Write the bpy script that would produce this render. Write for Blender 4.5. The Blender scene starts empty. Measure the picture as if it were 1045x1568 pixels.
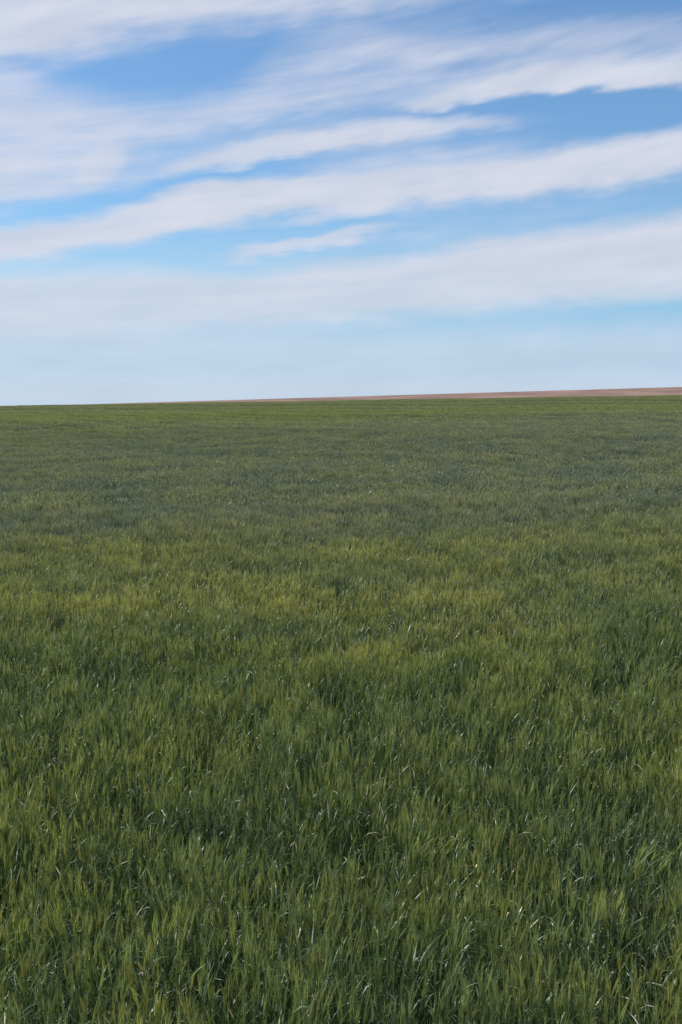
import bpy, math, numpy as np
from mathutils import Vector
rng=np.random.default_rng(7)
sc=bpy.context.scene
sc.view_settings.view_transform='Standard'; sc.view_settings.look='None'; sc.view_settings.exposure=0

# ------------------------------------------------------------ camera
CAMZ=3.3; F=1681.0; Y0=602.0; PITCH=math.atan((784-Y0)/F)
cam=bpy.data.cameras.new("camera"); co=bpy.data.objects.new("camera",cam); sc.collection.objects.link(co)
co.location=(0,0,CAMZ); co.rotation_euler=(math.radians(90)-PITCH,0,0)
cam.sensor_fit='VERTICAL'; cam.angle=2*math.atan(784/F); cam.clip_end=20000; cam.clip_start=0.05
sc.camera=co

# ------------------------------------------------------------ sun
SR=math.radians(-72); SE=math.radians(52)
sd=Vector((math.sin(SR)*math.cos(SE),math.cos(SR)*math.cos(SE),math.sin(SE)))
L=bpy.data.lights.new("sun",'SUN'); L.energy=4.8; L.angle=math.radians(0.6); L.color=(1,0.95,0.87)
lo=bpy.data.objects.new("sun",L); sc.collection.objects.link(lo)
lo.rotation_euler=sd.to_track_quat('Z','Y').to_euler(); lo.location=(0,0,50)

# ------------------------------------------------------------ node helpers
class G:
    def __init__(s,nt): s.nt=nt
    def n(s,t,**k):
        x=s.nt.nodes.new(t)
        for a,b in k.items(): setattr(x,a,b)
        return x
    def put(s,sock,v):
        if isinstance(v,bpy.types.NodeSocket): s.nt.links.new(v,sock)
        else: sock.default_value=v
    def m(s,op,a,b=0.0,c=0.0,clamp=False):
        x=s.n('ShaderNodeMath',operation=op,use_clamp=clamp)
        s.put(x.inputs[0],a); s.put(x.inputs[1],b); s.put(x.inputs[2],c)
        return x.outputs[0]
    def ss(s,v,a,b,x0=0.0,x1=1.0):
        x=s.n('ShaderNodeMapRange',interpolation_type='SMOOTHSTEP')
        s.put(x.inputs[0],v); s.put(x.inputs[1],a); s.put(x.inputs[2],b); s.put(x.inputs[3],x0); s.put(x.inputs[4],x1)
        return x.outputs[0]
    def xyz(s,a,b,c):
        x=s.n('ShaderNodeCombineXYZ'); s.put(x.inputs[0],a); s.put(x.inputs[1],b); s.put(x.inputs[2],c); return x.outputs[0]
    def noise(s,vec,scale,detail=4,rough=0.5,dist=0.0):
        x=s.n('ShaderNodeTexNoise'); s.put(x.inputs['Vector'],vec); x.inputs['Scale'].default_value=scale
        x.inputs['Detail'].default_value=detail; x.inputs['Roughness'].default_value=rough; x.inputs['Distortion'].default_value=dist
        return x.outputs[0]
    def mix(s,f,a,b,bt='MIX'):
        x=s.n('ShaderNodeMix',data_type='RGBA',blend_type=bt)
        s.put(x.inputs[0],f)
        s.put(x.inputs[6],a if isinstance(a,bpy.types.NodeSocket) else (*a,1)); s.put(x.inputs[7],b if isinstance(b,bpy.types.NodeSocket) else (*b,1))
        return x.outputs[2]

# ------------------------------------------------------------ sky (world)
w=bpy.data.worlds.new("sky"); sc.world=w; w.use_nodes=True
nt=w.node_tree; nt.nodes.clear(); g=G(nt)
tc=g.n('ShaderNodeTexCoord'); sep=g.n('ShaderNodeSeparateXYZ'); nt.links.new(tc.outputs['Generated'],sep.inputs[0])
X,Y,Z=sep.outputs
zc=g.m('MAXIMUM',Z,0.004)
sky=g.n('ShaderNodeTexSky',sky_type='NISHITA',sun_disc=False)
sky.sun_elevation=SE; sky.sun_rotation=SR; sky.air_density=1.0; sky.dust_density=0.3; sky.ozone_density=3.0
nt.links.new(g.xyz(X,Y,g.m('MAXIMUM',Z,0.10)),sky.inputs[0])
skyc=g.mix(1.0,sky.outputs[0],(0.70,0.95,1.10),'MULTIPLY')
az=g.m('ARCTAN2',X,Y); el=g.m('ARCSINE',zc)
def pix(px,py):
    a=(px-522.5)/F; b=-(py-784)/F
    x=a; y=math.cos(PITCH)+b*math.sin(PITCH); z=-math.sin(PITCH)+b*math.cos(PITCH)
    r=math.sqrt(x*x+y*y+z*z)
    return math.atan2(x,y), math.asin(z/r)
UR=0.7; VR=0.6
un=g.m('MULTIPLY_ADD',az,1/(2*UR),0.5,clamp=True)
shear=g.m('SUBTRACT',el,g.m('MULTIPLY',az,g.m('MULTIPLY',g.m('MINIMUM',el,0.3),0.62)))
n_big=g.noise(g.xyz(az,g.m('MULTIPLY',shear,4.0),0.0),6.0,2,0.5)
n_mid=g.noise(g.xyz(g.m('ADD',az,7.3),g.m('MULTIPLY',shear,5.5),0.0),10.0,3,0.5)
n_fine=g.noise(g.xyz(g.m('ADD',az,2.1),g.m('MULTIPLY',shear,9.0),0.0),14.0,5,0.6)
n_puff=g.noise(g.xyz(g.m('ADD',az,4.4),g.m('MULTIPLY',shear,2.4),0.0),20.0,3,0.5)
n_curl=g.noise(g.xyz(g.m('ADD',az,9.4),g.m('MULTIPLY',shear,3.0),0.0),34.0,4,0.5)
warp=g.m('ADD',g.m('MULTIPLY',g.m('SUBTRACT',n_big,0.5),0.012),
      g.m('ADD',g.m('MULTIPLY',g.m('SUBTRACT',n_mid,0.5),0.010),g.m('MULTIPLY',g.m('SUBTRACT',n_puff,0.5),0.016)))
warp=g.m('ADD',warp,g.m('MULTIPLY',g.m('SUBTRACT',n_curl,0.5),0.008))
elw=g.m('ADD',el,warp)
def curve(pts):
    c=g.n('ShaderNodeFloatCurve'); cu=c.mapping.curves[0]
    pts=sorted(pts)
    if pts[0][0]>0.001: pts=[(0.0,pts[0][1])]+pts
    if pts[-1][0]<0.999: pts=pts+[(1.0,pts[-1][1])]
    cu.points[0].location=pts[0]; cu.points[1].location=pts[-1]
    for p in pts[1:-1]: cu.points.new(p[0],p[1])
    for p in cu.points: p.handle_type='AUTO_CLAMPED'
    c.mapping.update(); g.put(c.inputs['Value'],un); return c.outputs[0]
def band(pts,st,sb):
    T=[];B=[];A=[]
    for px,yt,yb,a in pts:
        u,v=pix(px,yt); T.append((u/(2*UR)+.5,max(0,min(1,v/VR))))
        u,v=pix(px,yb); u0=u/(2*UR)+.5; B.append((u0,max(0,min(1,v/VR)))); A.append((u0,a))
    t=g.m('MULTIPLY',curve(T),VR); b=g.m('MULTIPLY',curve(B),VR); a=curve(A)
    st/=F; sb/=F
    m1=g.ss(g.m('SUBTRACT',t,elw),-st/2,st/2); m2=g.ss(g.m('SUBTRACT',elw,b),-sb/2,sb/2)
    return g.m('MULTIPLY',g.m('MULTIPLY',m1,m2),a)
bands=[
 band([(-200,-500,128,.93),(0,-500,108,.93),(200,-500,60,.9),(400,-500,34,.84),(600,-500,12,.68),(720,-500,-8,.35),(900,-500,-40,.2),(1300,-500,-200,.3)],40,64),
 # veil upper left to centre
 band([(-200,110,310,.66),(0,118,300,.70),(110,145,282,.64),(210,160,250,.54),(330,145,222,.52),(440,80,195,.50),(560,50,168,.47),(700,40,140,.40),(850,42,110,.42),(1045,35,100,.38),(1300,30,80,.4)],60,70),
 band([(-200,150,190,.3),(0,155,200,.35),(120,175,215,.4),(240,170,205,.35),(340,160,190,.25),(460,140,165,.3),(560,120,150,.25),(660,110,130,0)],36,40),
 band([(400,45,75,0),(520,40,80,.25),(640,60,92,.4),(760,65,90,.35),(900,40,75,.25),(1045,30,60,.25),(1300,10,40,.3)],30,30),
 # bright streak upper right
 band([(520,174,182,0),(620,150,170,.65),(700,124,158,.85),(800,101,142,.92),(900,91,137,.92),(1045,85,133,.92),(1300,60,100,.8)],30,16),
 # streak C
 band([(160,268,288,0),(280,240,267,.75),(380,216,249,.88),(480,198,235,.88),(600,184,219,.88),(700,178,206,.78),(780,178,199,.5),(880,178,192,0)],20,20),
 # lower left veil
 band([(-200,230,330,.55),(0,240,320,.52),(100,245,304,.5),(180,240,288,.35),(260,245,276,.15),(350,250,272,0)],50,40),
 # curl upper left
 band([(90,262,280,0),(125,240,284,.55),(165,220,277,.65),(195,222,255,.3),(230,225,245,0)],26,24),
 # main streak D
 band([(-200,385,440,.93),(0,348,400,.91),(150,330,379,.92),(230,305,364,.95),(300,287,351,.97),(450,268,331,.94),(600,258,322,.92),(700,250,316,.94),(800,237,306,.96),(920,216,287,.97),(1045,194,267,.97),(1300,150,225,.9)],22,30),
 # connecting veil between C and D
 band([(360,262,290,0),(480,235,290,.22),(560,222,285,.45),(620,215,280,.42),(700,222,262,.45),(800,214,255,.25),(880,215,240,.08),(980,200,230,0)],34,34),
 # small wisps
 band([(290,394,402,0),(380,381,397,.65),(450,367,387,.78),(530,351,372,.72),(600,341,357,.4),(700,332,350,0)],14,14),
 # faint veil under D
 band([(-200,400,440,.40),(0,395,430,.35),(200,375,430,.22),(450,360,420,.18),(700,320,400,.2),(1045,290,350,.08),(1300,260,320,.1)],50,50),
 # broad band E
 band([(-200,400,520,.88),(0,422,515,.89),(200,414,508,.9),(350,420,502,.92),(500,404,494,.92),(650,387,486,.93),(780,364,474,.95),(900,347,466,.95),(1045,324,454,.95),(1300,280,430,.9)],36,40),
 # low haze
 band([(-200,470,800,.8),(0,480,800,.8),(500,500,800,.76),(800,500,800,.73),(1045,498,800,.72),(1300,480,800,.6)],70,20),
]
inv=None
for b in bands:
    i=g.m('SUBTRACT',1.0,b); inv=i if inv is None else g.m('MULTIPLY',inv,i)
D=g.m('SUBTRACT',1.0,inv)
el_hi=g.ss(g.m('ABSOLUTE',az),0.45,0.8)
gen=g.m('MULTIPLY',g.ss(n_big,0.4,0.65),g.m('MAXIMUM',el_hi,g.ss(el,0.42,0.55)))
D=g.m('MAXIMUM',D,g.m('MULTIPLY',gen,0.8))
tex=g.m('ADD',g.m('MULTIPLY',g.m('SUBTRACT',n_mid,0.5),0.9),g.m('ADD',g.m('MULTIPLY',g.m('SUBTRACT',n_fine,0.5),0.75),g.m('MULTIPLY',g.m('SUBTRACT',n_puff,0.5),0.6)))
edge=g.m('MULTIPLY',g.m('MULTIPLY',g.m('ADD',D,0.02),g.m('SUBTRACT',1.08,D)),4.0)
D=g.m('ADD',D,g.m('MULTIPLY',tex,g.m('MULTIPLY',g.m('MULTIPLY',edge,0.6),g.ss(el,0.02,0.10,0.12,1.0))),clamp=True)
D=g.m('MULTIPLY_ADD',D,0.95,0.03)
D=g.m('MAXIMUM',D,g.ss(el,0.07,0.0,0.0,0.92))
S=0.12
cl=g.mix(g.ss(el,0.01,0.14),(0.57,0.67,0.79),(0.655,0.69,0.80))
shade=g.m('MULTIPLY_ADD',n_mid,0.22,0.89)
clv=g.n('ShaderNodeVectorMath',operation='SCALE'); nt.links.new(cl,clv.inputs[0]); nt.links.new(g.m('MULTIPLY',shade,1/S),clv.inputs['Scale'])
fin=g.mix(D,skyc,clv.outputs[0])
bg=g.n('ShaderNodeBackground'); nt.links.new(fin,bg.inputs[0]); bg.inputs[1].default_value=S
out=g.n('ShaderNodeOutputWorld'); nt.links.new(bg.outputs[0],out.inputs[0])

# ------------------------------------------------------------ terrain
def sst(x,a,b):
    t=np.clip((x-a)/(b-a),0,1); return t*t*(3-2*t)
CREST=380.
def ground_z(x,y):
    xs=1500*np.tanh(x/1500)
    A=0.016*xs+0.16*np.sin(x*0.11+y*0.05)*np.sin(y*0.07+1)*sst(y,10,40)+0.40*np.sin(y*0.021+x*0.008)*sst(y,30,90)*(1-sst(y,250,370))
    R=0.35+0.0292*xs
    z=A-10*sst(y,CREST,620)
    t=sst(y,620,900); z=z*(1-t)+R*t
    return z-np.maximum(y-900,0)*0.03
def spaced(lo,hi,n,p=2.6):
    t=np.linspace(-1,1,n); s=np.sign(t)*np.abs(t)**p
    return np.where(s<0,-s*lo,s*hi)
xs=spaced(-7000,7000,261,3.0)
ys=np.concatenate([np.array([-3000,-1500,-700,-300,-150,-80,-40,-20,-10]),np.linspace(-5,100,106)[:-1],np.linspace(100,1000,240)[:-1],np.geomspace(1000,9000,30)])
gx,gy=np.meshgrid(xs,ys); gz=ground_z(gx,gy)
V=np.stack([gx,gy,gz],-1).reshape(-1,3); nx=len(xs); ny=len(ys)
idx=np.arange(nx*ny).reshape(ny,nx)
Fq=np.stack([idx[:-1,:-1],idx[:-1,1:],idx[1:,1:],idx[1:,:-1]],-1).reshape(-1,4)
def mkmesh(name,V,F4):
    me=bpy.data.meshes.new(name); me.vertices.add(len(V)); me.vertices.foreach_set('co',V.astype(np.float32).ravel())
    me.loops.add(F4.size); me.loops.foreach_set('vertex_index',F4.astype(np.int32).ravel())
    me.polygons.add(len(F4)); me.polygons.foreach_set('loop_start',np.arange(0,F4.size,4,dtype=np.int32))
    me.update(calc_edges=True); return me
me=mkmesh("field_ground",V,Fq); me.polygons.foreach_set('use_smooth',np.ones(len(Fq),bool))
go=bpy.data.objects.new("field_ground",me); sc.collection.objects.link(go)
m=bpy.data.materials.new("soil_and_ploughed_field"); m.use_nodes=True; nt=m.node_tree; g=G(nt); bs=nt.nodes['Principled BSDF']
geo=g.n('ShaderNodeNewGeometry'); sp=g.n('ShaderNodeSeparateXYZ'); nt.links.new(geo.outputs['Position'],sp.inputs[0])
n1=g.noise(geo.outputs['Position'],0.02,5,.6); n2=g.noise(geo.outputs['Position'],6,5,.6)
brown=g.mix(g.ss(n1,0.35,0.65),(0.175,0.115,0.092),(0.26,0.175,0.14))
green=g.mix(n1,(0.065,0.105,0.042),(0.09,0.135,0.055))
soil=g.mix(n2,(0.04,0.045,0.02),(0.08,0.07,0.035))
far=g.ss(sp.outputs[1],150,330)
c=g.mix(far,soil,green); c=g.mix(g.ss(sp.outputs[1],600,640),c,brown)
nt.links.new(c,bs.inputs['Base Color']); bs.inputs['Roughness'].default_value=0.95; bs.inputs['Specular IOR Level'].default_value=0.1
me.materials.append(m)

# ------------------------------------------------------------ wheat material
wm=bpy.data.materials.new("wheat_leaves"); wm.use_nodes=True; nt=wm.node_tree; g=G(nt); nt.nodes.clear()
geo=g.n('ShaderNodeNewGeometry'); P=geo.outputs['Position']; sp=g.n('ShaderNodeSeparateXYZ'); nt.links.new(P,sp.inputs[0])
at=g.n('ShaderNodeAttribute',attribute_name='tint')
yy=sp.outputs[1]; xx=sp.outputs[0]
nb=g.noise(P,0.06,2,.5); nm=g.noise(P,0.45,3,.55); nc=g.noise(P,3.2,3,.6)
stre=g.noise(g.xyz(g.m('MULTIPLY',xx,0.08),g.m('MULTIPLY',yy,0.35),0.0),1.0,3,.6)
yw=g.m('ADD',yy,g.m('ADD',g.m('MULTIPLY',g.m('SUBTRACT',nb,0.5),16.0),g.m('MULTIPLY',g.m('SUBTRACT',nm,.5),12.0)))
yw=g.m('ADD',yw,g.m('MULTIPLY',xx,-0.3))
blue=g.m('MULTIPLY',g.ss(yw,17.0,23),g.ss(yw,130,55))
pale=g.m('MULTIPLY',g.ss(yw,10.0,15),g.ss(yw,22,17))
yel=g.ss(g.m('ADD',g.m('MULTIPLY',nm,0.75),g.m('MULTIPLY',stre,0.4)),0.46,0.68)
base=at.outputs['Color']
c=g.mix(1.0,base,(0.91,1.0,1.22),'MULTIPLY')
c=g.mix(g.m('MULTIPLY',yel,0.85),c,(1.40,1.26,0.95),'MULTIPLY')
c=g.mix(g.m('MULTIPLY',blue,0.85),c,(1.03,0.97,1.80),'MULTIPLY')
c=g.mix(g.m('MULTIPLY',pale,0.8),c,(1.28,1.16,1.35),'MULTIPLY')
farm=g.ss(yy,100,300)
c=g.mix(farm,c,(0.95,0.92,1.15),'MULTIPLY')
# tramlines and drill rows, thinner darker crop
across=g.m('ADD',g.m('MULTIPLY',xx,0.90),g.m('MULTIPLY',yy,0.44))
def lines(per,off,w0,w1):
    q=g.m('ADD',g.m('MULTIPLY',across,1/per),off)
    td=g.m('MULTIPLY',g.m('ABSOLUTE',g.m('SUBTRACT',q,g.m('ROUND',q))),per)
    return g.ss(td,w1,w0)
tl=g.m('MULTIPLY',lines(18.0,0.10,0.2,1.2),g.ss(yy,35,90,0,0.6))
tl=g.m('ADD',tl,g.m('MULTIPLY',lines(6.0,0.1,0.2,2.6),g.ss(yy,45,110,0,0.6)))
tl=g.m('MULTIPLY',tl,g.ss(nb,0.35,0.6,0.3,1.0))
v=g.m('ADD',0.50,g.m('MULTIPLY',nc,1.0)); v=g.m('MULTIPLY',v,g.m('MULTIPLY_ADD',tl,-0.22,1.0))
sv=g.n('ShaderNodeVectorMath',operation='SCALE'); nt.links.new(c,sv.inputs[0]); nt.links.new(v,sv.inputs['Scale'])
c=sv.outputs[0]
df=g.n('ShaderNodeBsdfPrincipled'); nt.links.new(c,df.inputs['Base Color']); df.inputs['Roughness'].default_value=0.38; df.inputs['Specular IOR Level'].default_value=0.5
tr=g.n('ShaderNodeBsdfTranslucent'); tcx=g.mix(1.0,c,(1.22,1.2,0.65),'MULTIPLY'); nt.links.new(tcx,tr.inputs[0])
mx=g.n('ShaderNodeMixShader'); mx.inputs[0].default_value=0.33
nt.links.new(df.outputs[0],mx.inputs[1]); nt.links.new(tr.outputs[0],mx.inputs[2])
o=g.n('ShaderNodeOutputMaterial'); nt.links.new(mx.outputs[0],o.inputs[0])

# ------------------------------------------------------------ wheat patches
def ribbons(P,W,side):
    N,S,_=P.shape
    a=P-side[:,None,:]*W[...,None]/2; b=P+side[:,None,:]*W[...,None]/2
    V=np.stack([a,b],2).reshape(N*S*2,3)
    i=(np.arange(N)[:,None]*S+np.arange(S-1)[None])*2
    Fq=np.stack([i,i+1,i+3,i+2],-1).reshape(-1,4)
    return V,Fq
def patch(seed,dens=420,size=1.25,awns=9,wmul=1.08,zcut=0.15):
    r=np.random.default_rng(seed); n=int(dens*size*size)
    k=75; cx=r.uniform(-size/2,size/2,(k,2)); ch=r.normal(0,0.065,k); cl_=r.normal(0,0.09,(k,2)); ct=r.uniform(-1,1,k)
    # tillers gather round plant centres
    x=r.uniform(-size/2,size/2,n); y=r.uniform(-size/2,size/2,n)
    d=((x[:,None]-cx[:,0])**2+(y[:,None]-cx[:,1])**2); near=d.argmin(1)
    pull=r.uniform(0,0.40,n); x+= (cx[near,0]-x)*pull; y+=(cx[near,1]-y)*pull
    wgt=np.exp(-d/0.004); wgt/=wgt.sum(1,keepdims=True)+1e-9
    H=0.60+wgt@ch+r.normal(0,0.032,n)
    lean=wgt@cl_+r.normal(0,0.065,(n,2)); ctint=0.5*(wgt@ct)+0.5*np.clip((H-0.60)/0.075,-1.3,1.3)
    VV=[];FF=[];CC=[];off=0
    def add(P,W,side,col):
        nonlocal off
        v,f=ribbons(P,W*wmul,side); VV.append(v); FF.append(f+off); off+=len(v)
        CC.append(np.repeat(col.reshape(-1,3),2,0))
    def stempos(t):
        t_=t[...,None]
        b=np.stack([x,y,np.zeros(n)],-1); tip=np.stack([lean[:,0]*H,lean[:,1]*H,H],-1)
        if t.ndim==2: b=b[:,None]; tip=tip[:,None]
        p=b+tip*t_; p[...,:2]=b[...,:2]+tip[...,:2]*t_**1.6
        return p
    ang=r.uniform(0,2*np.pi,n); side=np.stack([np.cos(ang),np.sin(ang),0*ang],-1)
    S=3; t=np.linspace(zcut,1,S)[None].repeat(n,0)
    leafc=np.array([0.066,0.105,0.040]); headc=np.array([0.230,0.260,0.092]); stemc=np.array([0.09,0.125,0.045])
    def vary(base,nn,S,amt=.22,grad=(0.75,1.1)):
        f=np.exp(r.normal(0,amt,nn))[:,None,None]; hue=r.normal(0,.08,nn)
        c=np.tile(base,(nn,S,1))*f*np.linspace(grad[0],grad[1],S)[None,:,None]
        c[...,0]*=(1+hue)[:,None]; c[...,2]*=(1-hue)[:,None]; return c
    tm=(1+0.30*ctint)[:,None,None]*np.stack([1+0.10*ctint,1+0*ctint,1-0.08*ctint],-1)[:,None,:]
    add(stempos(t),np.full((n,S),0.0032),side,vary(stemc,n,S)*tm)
    for li in range(4):
        if zcut>0.3 and li==0: continue
        t0=r.uniform(0.28+0.16*li,0.44+0.16*li,n); p0=stempos(t0)
        a=r.uniform(0,2*np.pi,n); out=np.stack([np.cos(a),np.sin(a),0*a],-1)
        Ln=r.uniform(0.12,0.22,n)*(0.8 if li==3 else 1); S2=5
        up0=r.uniform(1.0,1.45,n); bend=np.abs(r.normal(0.4,0.5,n))
        bend=np.where(r.random(n)<0.16,bend+1.4,bend)
        P=np.zeros((n,S2,3)); P[:,0]=p0
        for j in range(1,S2):
            th=up0-bend*(j/(S2-1))**1.5
            stp=(Ln/(S2-1))[:,None]
            dirv=out*np.cos(th)[:,None]+np.array([0,0,1.])*np.sin(th)[:,None]
            dirv[:,:2]+=lean*0.8
            P[:,j]=P[:,j-1]+dirv*stp
        wd=r.uniform(0.0040,0.0078,n)[:,None]*np.array([0.55,1,0.95,0.6,0.06])[None]
        sd_=np.stack([-out[:,1],out[:,0],r.normal(0,0.35,n)],-1); sd_/=np.linalg.norm(sd_,axis=1,keepdims=True)
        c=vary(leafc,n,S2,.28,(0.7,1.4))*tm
        pm=np.where(r.random(n)<(0.085 if li>1 else 0.01))[0]
        js=r.integers(1,S2-1,len(pm))
        for dj in (0,1): c[pm,js+dj]=np.array([0.74,0.70,0.52])*r.uniform(.6,1.15,len(pm))[:,None]
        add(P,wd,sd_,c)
    hs=r.random(n)<np.clip(0.68+0.35*ctint,0.1,1); ids=np.where(hs)[0]; nh=len(ids)
    top=stempos(np.ones(n))[ids]
    dv=np.stack([lean[ids,0]*1.6+r.normal(0,.10,nh),lean[ids,1]*1.6+r.normal(0,.10,nh),np.ones(nh)],-1); dv/=np.linalg.norm(dv,axis=1,keepdims=True)
    hl=r.uniform(0.05,0.08,nh); S3=4; s=np.linspace(0,1,S3)
    P=top[:,None]+dv[:,None]*(hl[:,None]*s[None])[...,None]
    tmh=tm[ids]
    for q in range(2):
        a2=ang[ids]+q*np.pi/2; sd2=np.stack([np.cos(a2),np.sin(a2),0*a2],-1)
        add(P,np.array([0.003,0.010,0.009,0.003])[None]*r.uniform(.9,1.2,nh)[:,None],sd2,vary(headc,nh,S3,.20)*tmh)
    for q in range(awns):
        f=r.uniform(0.1,0.95,nh); b=top+dv*(hl*f)[:,None]
        a2=r.uniform(0,2*np.pi,nh); o2=np.stack([np.cos(a2),np.sin(a2),0*a2],-1)
        d2=dv+o2*r.uniform(.08,.30,nh)[:,None]; la=r.uniform(.045,.08,nh)
        P=np.stack([b,b+d2*la[:,None]],1)
        sd2=np.stack([-o2[:,1],o2[:,0],0*a2],-1)
        add(P,np.tile(np.array([.0018,.0006]),(nh,1))*(8/awns),sd2,vary(headc*1.2,nh,2,.15)*tmh)
    return np.concatenate(VV),np.concatenate(FF),np.concatenate(CC)
pcol=bpy.data.collections.new("wheat_patches")
NP=8; NF=5
specs=[dict(seed=100+i) for i in range(NP)]+[dict(seed=300+i,dens=250,awns=3,wmul=1.5,zcut=0.35) for i in range(NF)]
for i,s in enumerate(specs):
    V,Fq,C=patch(**s)
    nm_="wheat_patch_%02d"%i
    me=mkmesh(nm_,V,Fq)
    ca=me.attributes.new('tint','FLOAT_COLOR','POINT'); C4=np.concatenate([C,np.ones((len(C),1))],1).astype(np.float32)
    ca.data.foreach_set('color',C4.ravel())
    me.polygons.foreach_set('use_smooth',np.ones(len(Fq),bool))
    me.materials.append(wm)
    ob=bpy.data.objects.new(nm_,me); pcol.objects.link(ob)

pts=[];scl=[];rot=[];pid=[]
def wob(x,y,s,ph):
    return (np.sin(x*s+ph)*np.cos(y*s*1.3+ph*2)+np.sin((x+y)*s*0.7+ph*3)+np.sin((x-1.7*y)*s*1.6+ph))/3
def tier(y0,y1,step,sxy,half,extra,i0,i1):
    for y in np.arange(y0,y1,step):
        hw=abs(y)*half+extra
        xv=np.arange(-hw,hw,step); n=len(xv)
        x=xv+rng.uniform(-.2,.2,n)*step; yj=y+rng.uniform(-.2,.2,n)*step
        hh=1+0.09*wob(x,yj,0.9,1.0)+0.08*wob(x,yj,0.3,2.2)+rng.normal(0,.035,n)
        pts.append(np.stack([x,yj,ground_z(x,yj)],-1)); scl.append(np.stack([np.full(n,sxy),np.full(n,sxy),hh],-1))
        rot.append(rng.uniform(0,2*np.pi,n)); pid.append(rng.integers(i0,i1,n))
tier(0.6,26,1.05,1.0,0.42,4,0,NP)
tier(26,75,1.15,1.1,0.38,5,NP,NP+NF)
tier(75,180,2.1,1.9,0.36,6,NP,NP+NF)
tier(180,420,3.8,3.4,0.35,10,NP,NP+NF)
pts=np.concatenate(pts);scl=np.concatenate(scl);rot=np.concatenate(rot);pid=np.concatenate(pid);N=len(pts)
print("instances",N)
me=bpy.data.meshes.new("wheat_field"); me.vertices.add(N); me.vertices.foreach_set('co',pts.astype(np.float32).ravel())
a=me.attributes.new('pscale','FLOAT_VECTOR','POINT'); a.data.foreach_set('vector',scl.astype(np.float32).ravel())
a=me.attributes.new('prot','FLOAT_VECTOR','POINT'); a.data.foreach_set('vector',np.stack([0*rot,0*rot,rot],-1).astype(np.float32).ravel())
a=me.attributes.new('pidx','INT','POINT'); a.data.foreach_set('value',pid.astype(np.int32))
me.update()
wf=bpy.data.objects.new("wheat_field",me); sc.collection.objects.link(wf)
gn=bpy.data.node_groups.new("scatter_wheat",'GeometryNodeTree')
gn.interface.new_socket("Geometry",in_out='INPUT',socket_type='NodeSocketGeometry'); gn.interface.new_socket("Geometry",in_out='OUTPUT',socket_type='NodeSocketGeometry')
N_=gn.nodes.new; Lk=gn.links.new
gi=N_('NodeGroupInput'); gout=N_('NodeGroupOutput'); iop=N_('GeometryNodeInstanceOnPoints')
ci=N_('GeometryNodeCollectionInfo'); ci.inputs['Collection'].default_value=pcol; ci.inputs['Separate Children'].default_value=True; ci.inputs['Reset Children'].default_value=True
def na(name,dt):
    x=N_('GeometryNodeInputNamedAttribute'); x.data_type=dt; x.inputs['Name'].default_value=name; return x.outputs['Attribute']
Lk(gi.outputs[0],iop.inputs['Points']); Lk(ci.outputs[0],iop.inputs['Instance']); iop.inputs['Pick Instance'].default_value=True
Lk(na('pidx','INT'),iop.inputs['Instance Index']); Lk(na('prot','FLOAT_VECTOR'),iop.inputs['Rotation']); Lk(na('pscale','FLOAT_VECTOR'),iop.inputs['Scale'])
Lk(iop.outputs[0],gout.inputs[0])
md=wf.modifiers.new("scatter",'NODES'); md.node_group=gn
